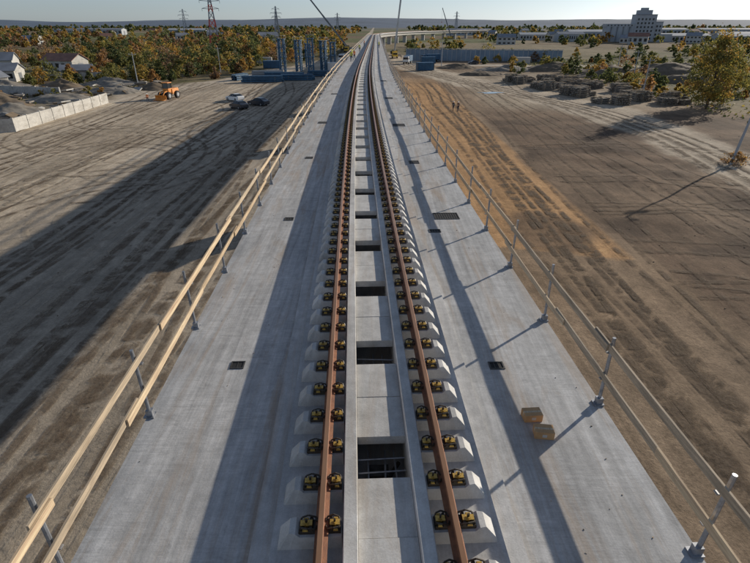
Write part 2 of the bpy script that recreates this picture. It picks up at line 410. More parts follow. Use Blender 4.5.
# ------------------------------------------------------------------ track
trk=empty('ballastless_railway_track')
RB=D+.42
rp=[(-.075,0),(.075,0),(.075,.012),(.02,.03),(.009,.045),(.009,.125),(.034,.138),(.036,.165),(.028,.175),(-.028,.175),(-.036,.165),(-.034,.138),(-.009,.125),(-.009,.045),(-.02,.03),(-.075,.012)]
for nm,o_ in(('left_rail',-.75),('right_rail',.75)):
    ks=['rust']*len(rp); ks[8]='railtop'
    sweep([(o_+x,RB+z) for x,z in rp],ks,nm,trk)
sl=MB(); fa=MB()
def sleeper(s,lod):
    x,y,_=cl(s); X=Matrix.Translation((x,y,0))@Matrix.Rotation(heading(s),4,'Z')
    for sg in(-1,1):
        S=X@Matrix.Diagonal((sg,1,1,1))
        zb=D+.205
        P=[(.525,D+.375),(1.0,D+.375),(1.05,D+.42),(1.12,D+.42),(1.24,D+.27),(1.26,D+.21)]
        w0,w1=.150,.112
        vs=[]
        for (px,pz) in P:
            k_=(pz-zb)/.22; w=w0+(w1-w0)*k_
            if px>1.1: w*=.88
            vs+=[(px,-w,pz),(px,w,pz),(px,-w0,zb),(px,w0,zb)]
        fs=[]
        for i in range(len(P)-1):
            a=4*i;c=4*(i+1)
            fs+=[(a,c,c+1,a+1),(a,a+2,c+2,c),(a+1,c+1,c+3,a+3)]
        fs+=[(0,1,3,2)]
        sl.add(vs,fs,'sleeper',S)
        rc=.75
        if lod==0:
            fa.box((rc-.215,-.085,D+.3755),(rc+.27,.085,RB-.001),'clip',S,.012)
            for t in(-1,1):
                ex=1.0 if t<0 else 1.22
                T=S@Matrix.Translation((rc,0,0))@Matrix.Diagonal((t*ex,1,1,1))
                fa.box((.082,-.088,RB),(.122,.088,RB+.035),'clip',T,.008)
                fa.cyl((.145,0,RB),(.145,0,RB+.055),.028,'clipy',6,X=T); fa.cyl((.145,0,RB+.055),(.145,0,RB+.095),.013,'clip',6,X=T)
                fa.box((.09,-.036,RB+.036),(.20,.036,RB+.046),'clipy',T)
                fa.box((.128,-.086,RB),(.18,-.055,RB+.022),'clipy',T,.004); fa.box((.128,.055,RB),(.18,.086,RB+.022),'clipy',T,.004)
                for sy in(-1,1): fa.tube([(.045,.03*sy,RB+.025),(.06,.08*sy,RB+.03),(.13,.088*sy,RB+.055),(.19,.068*sy,RB+.045),(.205,.03*sy,RB+.015)],.011,'clip',5,X=T)
                fa.box((.188,-.06,RB-.012),(.213,.06,RB+.03),'clip',T,.008)
        else:
            fa.box((rc-.21,-.085,D+.3755),(rc+.26,.085,RB+.03),'clip',S,.03)
s=-12.35
while s<755:
    sleeper(s,0 if s<62 else 1); s+=.6
sl.obj('sleeper_blocks',trk); fa.obj('rail_fasteners',trk)
# ------------------------------------------------------------------ guard rails
def railing(side):
    p=empty('wooden_guard_railing')
    po=MB(); pl=MB(); r=random.Random(side+5)
    edge=3.6*side
    posts=[3.62+2.6*i for i in range(-16,150)]
    for s in posts:
        x,y,_=cl(s,edge); lx=r.uniform(-.02,.06)*side; ly=r.uniform(-.05,.05)
        po.cyl((x,y,D-.25),(x+lx,y+ly,D+1.27),.028,'galv',8)
        if s<80:
            X=Matrix.Translation((x,y,D))@Matrix.Rotation(heading(s),4,'Z')
            po.box((-.09,-.07,.0),(.07,.07,.025),'galv',X); po.box((-.05,-.045,.02),(.05,.045,.13),'galv',X)
            for h in(.56,1.06): po.box((-.045*side-.04,-.03,h-.05),(-.045*side+.04,.03,h-.035),'galv',X)
    for h in(.60,1.10):
        s=-38.+r.uniform(0,2)
        lane=0
        while s<380:
            L=r.choice([3.9,4.0,4.1,5.2])*(1 if s<150 else 2); e=s+L
            o1=edge-side*(.052+.03*lane); z1=D+h+r.uniform(-.025,.025); z2=D+h+r.uniform(-.025,.025); hh=r.uniform(.052,.064)
            n=3
            pts=[]
            for i in range(n+1):
                t=i/n; sg=s+L*t; z=z1+(z2-z1)*t-.012*math.sin(math.pi*t)
                for (do,dz) in((-.013,-hh),(.013,-hh),(.013,hh),(-.013,hh)):
                    q=cl(sg,o1+do); pts.append((q[0],q[1],z+dz))
            fs=[(0,1,2,3),(4*n+3,4*n+2,4*n+1,4*n)]
            for i in range(n):
                for j in range(4): fs.append((4*i+j,4*(i+1)+j,4*(i+1)+(j+1)%4,4*i+(j+1)%4))
            pl.add(pts,fs,'wood'); s=e-r.uniform(.25,.5); lane=1-lane
    po.obj('steel_posts',p,smooth=False); pl.obj('timber_planks',p)
railing(-1); railing(1)
def drain(s,off,w,l):
    x,y,_=cl(s,off); mb=MB()
    mb.box((-w/2,-l/2,0),(w/2,l/2,.004),'dark')  # flat black sheet for the shaded inside of the drain, no real recess
    for (a,b_) in(((-w/2-.025,-l/2-.025,0),(w/2+.025,-l/2,.014)),((-w/2-.025,l/2,0),(w/2+.025,l/2+.025,.014)),((-w/2-.025,-l/2,0),(-w/2,l/2,.014)),((w/2,-l/2,0),(w/2+.025,l/2,.014))): mb.box(a,b_,'grate')
    n=int(w/.07)
    for i in range(1,n): mb.box((-w/2+i*w/n-.006,-l/2,.0045),(-w/2+i*w/n+.006,l/2,.010),'grate')
    mb.obj('deck_drain_grate',None,(x,y,D),heading(s))
for s,off,w,l in [(7.3,2.2,.22,.17),(15.3,2.6,.75,.55),(14.0,2.05,.3,.2),(22.5,2.3,.4,.5),(32,2.3,.7,.8),(45,2.3,.6,.8),(60,2.3,.6,.8),(7.5,-2.5,.2,.17),(15.2,-2.45,.24,.22),(23.5,-2.5,.3,.3),(33,-2.5,.5,.6),(48,-2.5,.5,.6)]:
    drain(s,off,w,l)
def carton(x,y,z,rz,l,w,h):
    mb=MB(); mb.box((-l/2,-w/2,0),(l/2,w/2,h),'card'); mb.box((-l/2-.001,-.02,h*.4),(l/2+.001,.02,h+.0015),'wood'); mb.box((-l*.12,-w/2-.002,h*.3),(l*.12,-w/2,h*.7),'render')
    mb.obj('cardboard_box',None,(x,y,z),rz,.006)
x,y,_=cl(5.93,2.40); carton(x,y,D+.002,.07,.28,.19,.13)
x,y,_=cl(5.56,2.46); carton(x,y,D+.002,-.12,.28,.19,.13)
mb=MB(); r=random.Random(31)
for i in range(170):
    s=r.uniform(2.5,60); off=r.choice([-1,1])*r.uniform(1.7,3.5); x,y,_=cl(s,off); q=r.uniform(.005,.013)
    X=Matrix.Translation((x,y,D+q*.3))@Matrix.Rotation(r.uniform(0,3),4,'Z')
    mb.box((-q,-q*.7,-q*.4),(q,q*.8,q*.6),r.choice(['stone','stone','wood','clip']),X,q*.2)
mb.obj('construction_debris')
# ------------------------------------------------------------------ vehicles
def wheel(mb,x,y,r,w,key='tyre'):
    mb.cyl((x,y-w/2,r),(x,y+w/2,r),r,key,16); mb.cyl((x,y-w/2-.01,r),(x,y+w/2+.01,r),r*.55,'galv',10)
def car(loc,rz,key):
    p=empty('parked_car',loc,rz)
    St=[(0,.40,.58,.60,.70,.62),(.08,.27,.68,.72,.83,.74),(.55,.22,.76,.84,.89,.78),(1.25,.2,.88,.96,.9,.78),(1.95,.2,.93,1.40,.9,.62),(2.6,.2,.95,1.46,.9,.63),(3.3,.2,.97,1.42,.9,.62),(3.95,.22,1.0,1.06,.88,.72),(4.3,.28,.92,.98,.85,.72),(4.4,.4,.8,.84,.78,.68)]
    mb=MB(); V=[]
    for x,zb,zk,zr,w,wr in St: V+=[(x-2.2,-w,zb),(x-2.2,-w,zk),(x-2.2,-wr,zr),(x-2.2,wr,zr),(x-2.2,w,zk),(x-2.2,w,zb)]
    body=[];gl=[]
    for i in range(len(St)-1):
        for j in range(6):
            f=(6*i+j,6*i+(j+1)%6,6*(i+1)+(j+1)%6,6*(i+1)+j)
            cab=3<=i<=6
            if (cab and j in(1,3)) or (j==2 and i in(3,6)): gl.append(f)
            else: body.append(f)
    body+=[(5,4,3,2,1,0),tuple(6*(len(St)-1)+j for j in range(6))]
    mb.add(V,body,key); mb.add(V,gl,'glass')
    for sy in(-.62,.62): mb.box((-2.2,sy-.15,.56),(-2.08,sy+.15,.66),'lamp'); mb.box((2.1,sy-.15,.7),(2.19,sy+.15,.82),'red')
    for px in(-.25,.45): 
        for sy in(-1,1): mb.box((px-.03,sy*.80-.02,.95),(px+.03,sy*.80+.02,1.2),key)
    for sy in(-.96,.96): mb.box((-.85,sy-.06,.95),(-.75,sy+.06,1.06),key)
    mb.box((-2.21,-.3,.38),(-2.18,.3,.48),'white')
    mb.obj('body',p); wm=MB()
    for x in(-1.35,1.3):
        for sy in(-.8,.8): wheel(wm,x,sy,.32,.2)
    wm.obj('wheels',p)
car((-29.3,110.5,0),-.7,'white'); car((-25.8,99.5,0),-.8,'black'); car((-23.0,103.8,0),-.5,'black')
car((20,205,0),.6,'white'); car((40,222,0),.2,'black')
def loader(loc,rz):
    p=empty('wheel_loader',loc,rz); mb=MB()
    mb.box((.2,-.85,.9),(2.7,.85,2.0),'orange',None,.08); mb.box((2.5,-.7,.8),(3.0,.7,1.6),'clip')
    mb.box((-.9,-.65,1.2),(.5,.65,2.1),'orange'); mb.box((-.85,-.62,2.1),(.45,.62,3.15),'glass',None,.08); mb.box((-.95,-.72,3.15),(.55,.72,3.3),'orange')
    for a in(-.85,.45):
        for b_ in(-.64,.64): mb.box((a-.05,b_-.05,2.1),(a+.05,b_+.05,3.15),'clip')
    mb.box((-2.1,-.45,.7),(-.9,.45,1.4),'clip')
    for sy in(-.5,.5): mb.tube([(-1.2,sy,1.6),(-2.2,sy,1.5),(-3.1,sy,.7)],.12,'orange',6)
    mb.cyl((-1.2,0,1.3),(-2.6,0,1.4),.07,'galv')
    mb.cyl((1.8,.4,2.0),(1.8,.4,2.7),.06,'clip')
    pr=[(-3.1,1.0),(-2.95,.5),(-3.2,.1),(-4.1,.05),(-4.1,.1),(-3.25,.2),(-3.05,.5),(-3.15,1.0)]
    V=[(x,-1.3,z) for x,z in pr]+[(x,1.3,z) for x,z in pr]; n=len(pr)
    mb.add(V,[(i,(i+1)%n,n+(i+1)%n,n+i) for i in range(n)]+[tuple(range(n))[::-1],tuple(range(n,2*n))],'orange')
    mb.obj('body_and_bucket',p,bevel=.03); w=MB()
    for x in(-1.5,1.6):
        for sy in(-.95,.95): wheel(w,x,sy,.75,.5)
    w.obj('wheels',p)
loader((-44.3,114,0),1.35)
def truck(loc,rz,cab='blue',box='bluegrey'):
    p=empty('delivery_truck',loc,rz); mb=MB()
    mb.box((-4,-1.2,.9),(-2.2,1.2,2.2),cab); mb.box((-3.9,-1.15,2.2),(-2.2,1.15,2.9),cab,None,.1); mb.box((-4.02,-1.05,1.75),(-3.8,1.05,2.6),'glass')
    mb.box((-3.5,-1.22,1.7),(-2.6,1.22,2.5),'glass'); mb.box((-4,-.5,.6),(4,.5,.9),'clip'); mb.box((-2,-1.25,1.0),(4,1.25,3.1),box)
    for x in(-3,1.6,3): 
        for sy in(-1,1): wheel(mb,x,sy,.5,.35)
    mb.obj('body',p,bevel=.03)
truck((24,236,0),.3,'blue','blue'); truck((13.5,225,0),1.3,'white','blue'); truck((52,262,0),.1,'white','white'); truck((-14,240,0),1.4,'white','render'); truck((-50,205,0),.5,'white','blue')
def container(loc,rz,key):
    mb=MB(); n=20
    mb.box((-3,-1.2,.1),(3,1.2,2.6),key)
    for i in range(n):
        x=-2.9+i*5.7/n
        for sy in(-1,1): mb.box((x,sy*1.22-.025,.2),(x+.14,sy*1.22+.025,2.5),key)
    mb.box((3.0,-1.0,.2),(3.03,-.05,2.5),key); mb.box((3.0,.05,.2),(3.03,1.0,2.5),key)
    for a in(-3,2.9):
        for b_ in(-1.25,1.15): mb.box((a,b_,0),(a+.1,b_+.1,2.65),'clip')
    mb.obj('shipping_container',None,loc,rz)
for a in[((22,226,0),.1,'blue'),((17.5,190,0),.2,'blue'),((-15,190,0),.3,'white'),((-55,215,0),.2,'white'),((35,268,0),.1,'render'),((-38,200,0),.1,'blue'),((-45,222,0),.1,'render'),((60,222,0),.0,'render')]: container(*a)
# ------------------------------------------------------------------ cranes
def crane(loc,rz,tip,key='crane'):
    p=empty('mobile_crane',loc,rz); mb=MB()
    mb.box((-6,-1.3,.9),(6,1.3,1.6),'yellow'); mb.box((-7.2,-1.2,.8),(-5.4,1.2,2.6),'yellow',None,.1); mb.box((-7.22,-1,1.7),(-7.0,1,2.4),'glass')
    for i in range(5):
        for sy in(-1.1,1.1): wheel(mb,-4.8+i*2.3,sy,.6,.45)
    mb.box((-.5,-1.3,1.7),(4.5,1.3,2.9),'yellow'); mb.box((3.6,-1.5,1.7),(5.4,1.5,3.3),'clip'); mb.box((-.8,1.3,1.7),(1.0,2.1,3.2),'glass')
    for x in(-3.5,4.5):
        for sy in(-3.2,3.2): mb.box((x-.15,min(0,sy),.9),(x+.15,max(0,sy),1.15),'clip'); mb.cyl((x,sy,0),(x,sy,1.1),.12,'clip')
    mb.obj('carrier',p)
    bm_=MB(); a=Vector((2.5,0,2.9)); t=Vector(tip); d=t-a
    for i,(f0,f1,r) in enumerate([(0,.3,.62),(.28,.55,.54),(.53,.8,.46),(.78,1,.38)]): bm_.cyl(a+d*f0,a+d*f1,r,key,4)
    bm_.cyl(a+Vector((-1,0,-.5)),a+d*.2,.16,'galv')
    bm_.cyl(t,t-Vector((0,0,14)),.05,'clip',4); bm_.box(tuple(t-Vector((.3,.3,15))),tuple(t-Vector((-.3,-.3,14))),'red')
    bm_.obj('telescopic_boom',p)
crane((-17,330,0),math.pi/2,(2,46,58),'boom')
crane((9.6,268,0),math.pi/2,(3,-5,46),'crane')
crane((85,640,0),.4,(-6,8,32),'boom')
# ------------------------------------------------------------------ lattice pylon
def pylon(loc,H,w,rz=0.,stripe=True,name='electricity_pylon'):
    mb=MB(); n=9; t=.035*w+.05
    def c(z): 
        k=z/H; return w/2*(1-k)**1.15+.35
    zs=[H*(1-(1-i/n)**1.25) for i in range(n+1)]
    for i in range(n):
        z0,z1=zs[i],zs[i+1]; a,b_=c(z0),c(z1); key='red' if (stripe and i%2==1) else 'galv'
        for sx,sy in((1,1),(-1,1),(-1,-1),(1,-1)): mb.cyl((sx*a,sy*a,z0),(sx*b_,sy*b_,z1),t,key,4)
        cs=[(1,1),(-1,1),(-1,-1),(1,-1)]
        for q in range(4):
            p0=cs[q];p1=cs[(q+1)%4]
            mb.cyl((p0[0]*a,p0[1]*a,z0),(p1[0]*b_,p1[1]*b_,z1),t*.6,key,4); mb.cyl((p1[0]*a,p1[1]*a,z0),(p0[0]*b_,p0[1]*b_,z1),t*.6,key,4)
            mb.cyl((p0[0]*b_,p0[1]*b_,z1),(p1[0]*b_,p1[1]*b_,z1),t*.6,key,4)
    for z,L in((H*.68,4.6),(H*.8,5.6),(H*.92,3.6)):
        for sx in(-1,1):
            mb.cyl((0,.3,z),(sx*L,0,z+.3),t*.8,'galv',4); mb.cyl((0,-.3,z),(sx*L,0,z+.3),t*.8,'galv',4); mb.cyl((0,0,z+1.4),(sx*L,0,z+.3),t*.6,'galv',4)
            mb.cyl((sx*L,0,z+.3),(sx*L,0,z-1.1),.1,'clip',4)
    mb.obj(name,None,loc,rz)
pylon((-94,325,0),33,5.2,.4)
pylon((-98,560,0),31,5,.4,False); pylon((-140,800,0),32,5,.4,False); pylon((-60,900,0),32,5,.4,False); pylon((130,900,0),34,5,.4,False); pylon((-210,620,0),30,5,.4,False)
def tower(x,y,h,rz=0):
    mb=MB(); a=.8
    cs=[(a,a),(-a,a),(-a,-a),(a,-a)]
    for c in cs: mb.box((c[0]-.22,c[1]-.22,0),(c[0]+.22,c[1]+.22,h),'blue')
    n=int(h/1.8)
    for i in range(n):
        z0=i*h/n;z1=(i+1)*h/n
        for q in range(4):
            p,r2=cs[q],cs[(q+1)%4]; mb.cyl((p[0],p[1],z0),(r2[0],r2[1],z1),.09,'blue',4); mb.cyl((p[0],p[1],z1-.02),(r2[0],r2[1],z1-.02),.10,'blue',4)
    for z in(h*.45,h*.75,h): 
        mb.box((-1.3,-1.3,z),(1.3,1.3,z+.14),'blue')
        P=[(1.25,1.25),(-1.25,1.25),(-1.25,-1.25),(1.25,-1.25)]
        for c in P: mb.cyl((c[0],c[1],z),(c[0],c[1],z+1.1),.04,'galv',4)
        for q in range(4): mb.cyl((*P[q],z+1.1),(*P[(q+1)%4],z+1.1),.04,'galv',4)
    mb.obj('blue_steel_support_tower',None,(x,y,0),rz)
for x,y,h in[(-31.2,184,10),(-26,186,9.6),(-21.5,183,10.2),(-17.6,187,9.4),(-25,205,8),(-16,208,8.4)]: tower(x,y,h,random.uniform(-.2,.2))
def beamstack(x,y,rz,L,key,rows=4,lay=3,name='steel_beam_stack'):
    mb=MB(); r=random.Random(int(x*10+y))
    for l in range(lay):
        for i in range(rows-(l>1)):
            o_=r.uniform(-.4,.4); y0=i*.62; z=.15+l*.55
            mb.box((-L/2+o_,y0,z),(L/2+o_,y0+.4,z+.05),key); mb.box((-L/2+o_,y0+.17,z+.05),(L/2+o_,y0+.23,z+.4),key); mb.box((-L/2+o_,y0,z+.4),(L/2+o_,y0+.4,z+.45),key)
        for q in(-.3,.3): mb.box((L*q,-.1,z-.1),(L*q+.15,rows*.62,z-.002),'wood')
    mb.obj(name,None,(x,y,0),rz)
for a in[(-31,148,.1,11,'blue'),(-22,153,.05,9,'blue'),(-27,160,-.1,12,'blue'),(-33,166,.2,9,'galv'),(-17,166,.1,7,'blue'),(-38,155,1.2,6,'blue')]: beamstack(*a)
# ------------------------------------------------------------------ walls, yard
def wall(pts,hh=1.65,name='concrete_panel_wall'):
    p=MB()
    for (a,b_) in zip(pts[:-1],pts[1:]):
        a=Vector((*a,0));b_=Vector((*b_,0)); L=(b_-a).length; ang=math.atan2(b_.y-a.y,b_.x-a.x); n=max(1,int(L/3))
        X=Matrix.Translation(a)@Matrix.Rotation(ang,4,'Z')
        for i in range(n): 
            h=hh+random.uniform(-.04,.04); p.box((i*L/n+.03,-.1,-.6),((i+1)*L/n-.03,.1,h),'wallc',X); p.box((i*L/n-.12,-.16,-.6),(i*L/n+.12,.16,h+.1),'wallc',X)
    p.obj(name)
wall([(-61,70),(-53.2,76),(-53.6,90),(-54.2,107)],1.9); wall([(-70,118),(-92,124)],1.8); wall([(-95,146),(-78,158)],2.); wall([(-64,84),(-75,86),(-80,96)],1.2)
def pile(name,x,y,r,h,key,sx=1.,seed=0):
    n=40
    g=np.linspace(-1.1,1.1,n); GX,GY=np.meshgrid(g,g); R=np.hypot(GX,GY)+.35*(fbm(GX*1.6+seed*5+60,GY*1.6+9,3)-.5)
    H=h*np.clip(1-R,0,1)**.8*(.4+1.1*fbm(GX*2.5+seed*7.1+20,GY*2.5+seed*3.3+20,4))+ .25*(fbm(GX*9+seed+40,GY*9+40,3)-.5)*(R<1)-.3*(R>=1)-.05
    V=np.stack([x+GX*r*sx,y+GY*r,H+float(hgt(x,y))],-1).reshape(-1,3)
    I,J=np.meshgrid(np.arange(n-1),np.arange(n-1)); k=(J*n+I).ravel(); F=np.stack([k,k+1,k+n+1,k+n],-1)
    me=np_mesh(name,V,F,[M[key]],smooth=True); link(name,me)
for i,a in enumerate([(-64,92,6,1.8,'gravel',1.2),(-74,101,6,2.2,'earth',1.3),(-66,111,5,1.8,'gravel',1.5),(-84,112,6,2.2,'earth',1.4),(-62,125,5,1.7,'gravel',1.5),(-76,130,5,2.4,'earth',1.3),(-92,132,6,2.4,'gravel',1.6),(-63,82,3.5,1.2,'earth',1.2),(-55,132,4,1.6,'earth',1.5),(-70,142,5,2,'gravel',1.6)]): pile('rubble_heap',*a,seed=i)
for i,a in enumerate([(62,190,8,2.6,'earth',1.6),(78,180,8,2.6,'earth',1.6),(95,175,9,3,'earth',1.7),(70,165,6,2.,'earth',1.5),(112,185,9,3,'earth',1.8),(88,150,7,2.,'earth',1.8),(34,172,5,1.5,'earth',1.5),(105,150,7,2.2,'earth',1.6),(46,190,6,2.,'gravel',1.8),(30,200,5,1.8,'earth',1.6),(66,134,5,1.6,'earth',1.6)]): pile('earth_mound',*a,seed=i+20)
mb=MB(); r=random.Random(9)
for i in range(260):
    x=r.uniform(-100,-57); y=r.uniform(80,145); s_=r.uniform(.3,1.5)
    X=Matrix.Translation((x,y,float(hgt(x,y))+r.uniform(.1,.8)))@Matrix.Rotation(r.uniform(0,3),4,'Z')@Matrix.Rotation(r.uniform(-.6,.6),4,'X')
    mb.box((-s_,-s_*.5,-.12),(s_,s_*.5,.12),r.choice(['wallc','oldstack','oldstack','earth']),X)
mb.obj('concrete_rubble')
mb=MB(); r=random.Random(19); k=0
while k<420:
    x=r.choice([r.uniform(-50,-8),r.uniform(18,58),r.uniform(18,58)]); y=r.uniform(8,95)
    if float(fbm(np.array(x/9.),np.array(y/9.),3))<.5: continue
    q=r.uniform(.02,.06)
    X=Matrix.Translation((x,y,float(hgt(x,y))+q*.1))@Matrix.Rotation(r.uniform(0,3),4,'Z')
    mb.box((-q,-q*.8,-q*.5),(q,q*.7,q*.6),'earth',X,q*.35); k+=1
mb.obj('scattered_clods')
def house(name,x,y,rz,l,w,h,rh,wallk='render',roofk='roof',nw=5,floors=1):
    p=empty(name,(x,y,float(hgt(x,y))-.3),rz); mb=MB()
    mb.box((-l/2,-w/2,0),(l/2,w/2,h),wallk)
    mb.add([(-l/2,-w/2,h),(-l/2,w/2,h),(-l/2,0,h+rh-.1),(l/2,-w/2,h),(l/2,w/2,h),(l/2,0,h+rh-.1)],[(0,2,1),(3,4,5)],wallk); mb.obj('walls',p)
    rf=MB(); e=.4
    for sy in(-1,1):
        rf.add([(-l/2-e,sy*(w/2+e),h-.15),(l/2+e,sy*(w/2+e),h-.15),(l/2+e,0,h+rh),(-l/2-e,0,h+rh),(-l/2-e,sy*(w/2+e),h),(l/2+e,sy*(w/2+e),h),(l/2+e,0,h+rh+.15),(-l/2-e,0,h+rh+.15)],[(0,1,2,3),(4,5,6,7),(0,1,5,4),(1,2,6,5),(3,0,4,7)],roofk)
    rf.obj('roof',p); wd=MB(); fh=h/floors
    for f in range(floors):
        for i in range(nw):
            cx=-l/2+(i+.5)*l/nw; ww=l/nw*.28; z0=f*fh+fh*.35; z1=f*fh+fh*.75
            for sy in(-1,1): 
                wd.box((cx-ww,sy*w/2-.03,z0),(cx+ww,sy*w/2+.03,z1),'glass')
                wd.box((cx-ww-.08,sy*w/2-.045,z0-.1),(cx+ww+.08,sy*w/2+.045,z0-.002),'white')
    wd.box((l/2-.03,-w*.15,.3),(l/2+.04,w*.15,h*.75),'boom')
    wd.obj('windows_and_door',p)
for a in[(-106,150,.25,13,8,3.2,1.6,'wallc','roof'),(-118,160,.1,12,7,3.2,1.7,'wallc','roof'),(-88,160,.4,8,5,2.6,1.3,'wallc','roof',3),(-116,138,.1,10,8,3.2,1.6,'wallc','roof'),(-98,136,1.2,7,5,2.6,1.2,'wallc','roof',3),(-130,185,.3,14,8,3.8,2.2,'render','roof'),(-108,190,-.2,12,8,3.6,2.,'wallc','roofred'),(-150,205,.3,13,8,5,2.2,'render','roof')]: house('storage_shed',*a)
r=random.Random(21)
for i in range(44):
    y=r.uniform(450,1400); x=r.choice([r.uniform(-.78,-.15),r.uniform(.15,.8),r.uniform(.25,.8)])*y
    house('distant_house',x,y,r.uniform(-.5,.5),r.uniform(10,18),r.uniform(8,11),r.uniform(4.,7),2.6,r.choice(['render','render','wallc']),r.choice(['roof','roofred','roof']),4,r.choice([1,2]))
for x,y,l,w,h in[(300,545,50,18,6),(335,520,34,16,6),(195,560,26,14,7),(180,620,40,16,6),(395,600,60,20,7),(250,640,60,20,8),(-300,900,60,20,8),(-480,980,80,22,9),(150,900,70,25,8),(420,820,70,22,9),(560,900,90,25,9)]:
    house('warehouse',x,y,r.uniform(-.15,.15),l,w,h,2.,r.choice(['render','greybuild','greybuild']),r.choice(['roof','roof','greybuild']),12)
p=empty('grain_elevator',(243,535,0),-.1); mb=MB()
for i in range(5):
    for j in range(2): mb.cyl((-20+i*5.6,j*5.8,0),(-20+i*5.6,j*5.8,13),2.95,'greybuild',20)
mb.box((-23,-2.6,13),(5,8.4,15.5),'greybuild'); mb.obj('silos',p,smooth=False)
mb=MB(); mb.box((3.5,-3,0),(22,10,23),'greybuild'); mb.box((6,-1.5,23),(17.5,8.5,27),'greybuild'); mb.box((8,0,27),(14,4,29),'greybuild'); mb.box((22,-2,0),(29,9,17),'greybuild'); mb.box((29,-1,0),(40,7,7),'greybuild'); mb.box((3.3,-3.3,23),(22.2,10.2,23.5),'roof'); mb.box((21.9,-2.2,17),(29.2,9.2,17.4),'roof')
mb.obj('head_house',p); mb=MB()
for f in range(6):
    for i in range(5): mb.box((5+i*3.3,-3.06,2.+f*3.3),(6.6+i*3.3,-2.98,3.7+f*3.3),'glass')
for f in range(4):
    for i in range(2): mb.box((23.2+i*2.9,-2.06,2.+f*3.5),(24.8+i*2.9,-1.98,3.8+f*3.5),'glass')
for i in range(8): mb.box((-21.5+i*3.1,-2.66,13.7),(-20.3+i*3.1,-2.58,14.8),'glass')
mb.obj('windows',p)
mb=MB()
x0,y0,x1,y1=14,246,80,234; L=math.hypot(x1-x0,y1-y0); X=Matrix.Translation((x0,y0,0))@Matrix.Rotation(math.atan2(y1-y0,x1-x0),4,'Z'); n=33
for i in range(n): 
    mb.box((i*L/n+.08,-.12,-.3),((i+1)*L/n-.08,.12,4.6),'bluegrey',X); mb.box((i*L/n-.15,-.25,-.3),(i*L/n+.15,.25,4.8),'greybuild',X)
mb.box((-.2,-.3,4.8),(L+.2,.3,4.95),'greybuild',X); mb.obj('noise_barrier_wall')
def sstack(seed):
    mb=MB(); r=random.Random(seed); top=r.randint(4,6)
    for l in range(top):
        for i in range(9):
            if r.random()<.1+.5*(l==top-1): continue
            o_=r.uniform(-.2,.2); mb.box((-1.3+o_,i*.34,l*.34),(1.3+o_,i*.34+.26,l*.34+.22),'oldstack')
        for q in(-.8,.8): mb.box((q,-.1,l*.34+.221),(q+.1,3.1,l*.34+.338),'wood')
    return mb
mes=[sstack(4+i).obj('sleeper_stack',None,(43+4*i,150-3*i,0),.4).data for i in range(3)]
r=random.Random(8)
for i in range(60):
    t=r.random(); y=154-50*t; x=np.interp(y,[100,125,152],[50,47,44])+r.uniform(-7,14)+ (y<115)*2
    o=link('sleeper_stack',r.choice(mes),None,(x,y,float(hgt(x,y))-.05),r.choice([.2,.3,1.75,.1])+r.uniform(-.15,.15)); o.scale[2]=r.uniform(.5,1.15)
n=40; V=[(0,0,0)]+[((1.9+.5*math.sin(3*a)+.4*math.sin(5*a+1))*math.cos(a)*1.3,(1.0+.3*math.sin(2*a))*math.sin(a)*1.4,0) for a in[2*math.pi*i/n for i in range(n)]]
me=bpy.data.meshes.new('puddle'); me.from_pydata(V,[],[(0,1+i,1+(i+1)%n) for i in range(n)]); me.materials.append(M['water']); link('puddle',me,None,(27,124,.06))
mb=MB(); mb.cyl((0,0,-.3),(1.1,.2,8.6),.16,'greybuild',10,.09); mb.box((.2,-.1,7.9),(1.9,.3,8.02),'galv')
for q in(.3,1.75): mb.cyl((q,.1,8.02),(q,.1,8.25),.05,'white',6)
mb.cyl((1.08,.2,8.4),(2.0,.2,8.9),.04,'galv',6); mb.box((1.9,.1,8.8),(2.5,.3,8.92),'galv')
mb.obj('utility_pole',None,(40.3,56.5,0))
for (x,y,h) in[(58,115,8),(72,150,8),(85,190,8),(-62,140,8),(-50,175,8),(-40,225,8),(25,205,9),(110,240,9)]:
    mb=MB(); mb.cyl((0,0,-.3),(0,0,h),.15,'greybuild',8,.09); mb.box((-.9,-.06,h-.6),(.9,.06,h-.5),'galv')
    for q in(-.8,0,.8): mb.cyl((q,0,h-.5),(q,0,h-.3),.05,'white',6)
    mb.obj('utility_pole',None,(x,y,float(hgt(x,y))))
# ------------------------------------------------------------------ trees
def leaf_quads(C,size,rg):
    n=len(C); a=rg.normal(size=(n,3)); a/=np.linalg.norm(a,axis=1)[:,None]; b_=rg.normal(size=(n,3)); b_=np.cross(a,b_); b_/=np.linalg.norm(b_,axis=1)[:,None]
    s_=(size*rg.uniform(.6,1.3,size=n))[:,None]; a=a*s_; b_=b_*s_*.7
    V=np.stack([C-a,C-b_,C+a,C+b_],1).reshape(-1,3); F=np.arange(4*n).reshape(n,4); return V,F
def crown_pts(h,w,ncl,nl,rg,base=.25,sp=1.):
    th=rg.uniform(0,2*math.pi,ncl); u=rg.uniform(0,1,ncl); zz=base+(1-base)*u**.85
    rad=np.sin(np.clip((zz-base)/(1-base),0,1)**.8*math.pi*.93+.2)*w/2
    rr=rad*np.sqrt(rg.uniform(.15,1.25,ncl)); c=np.stack([rr*np.cos(th),rr*np.sin(th),zz*h*rg.uniform(.85,1.08,ncl)],-1)
    cs=rg.uniform(.08,.16,ncl)*w*sp
    P=c[:,None,:]+rg.normal(size=(ncl,nl,3))*cs[:,None,None]*np.array([.7,.7,.5])
    return P.reshape(-1,3),c
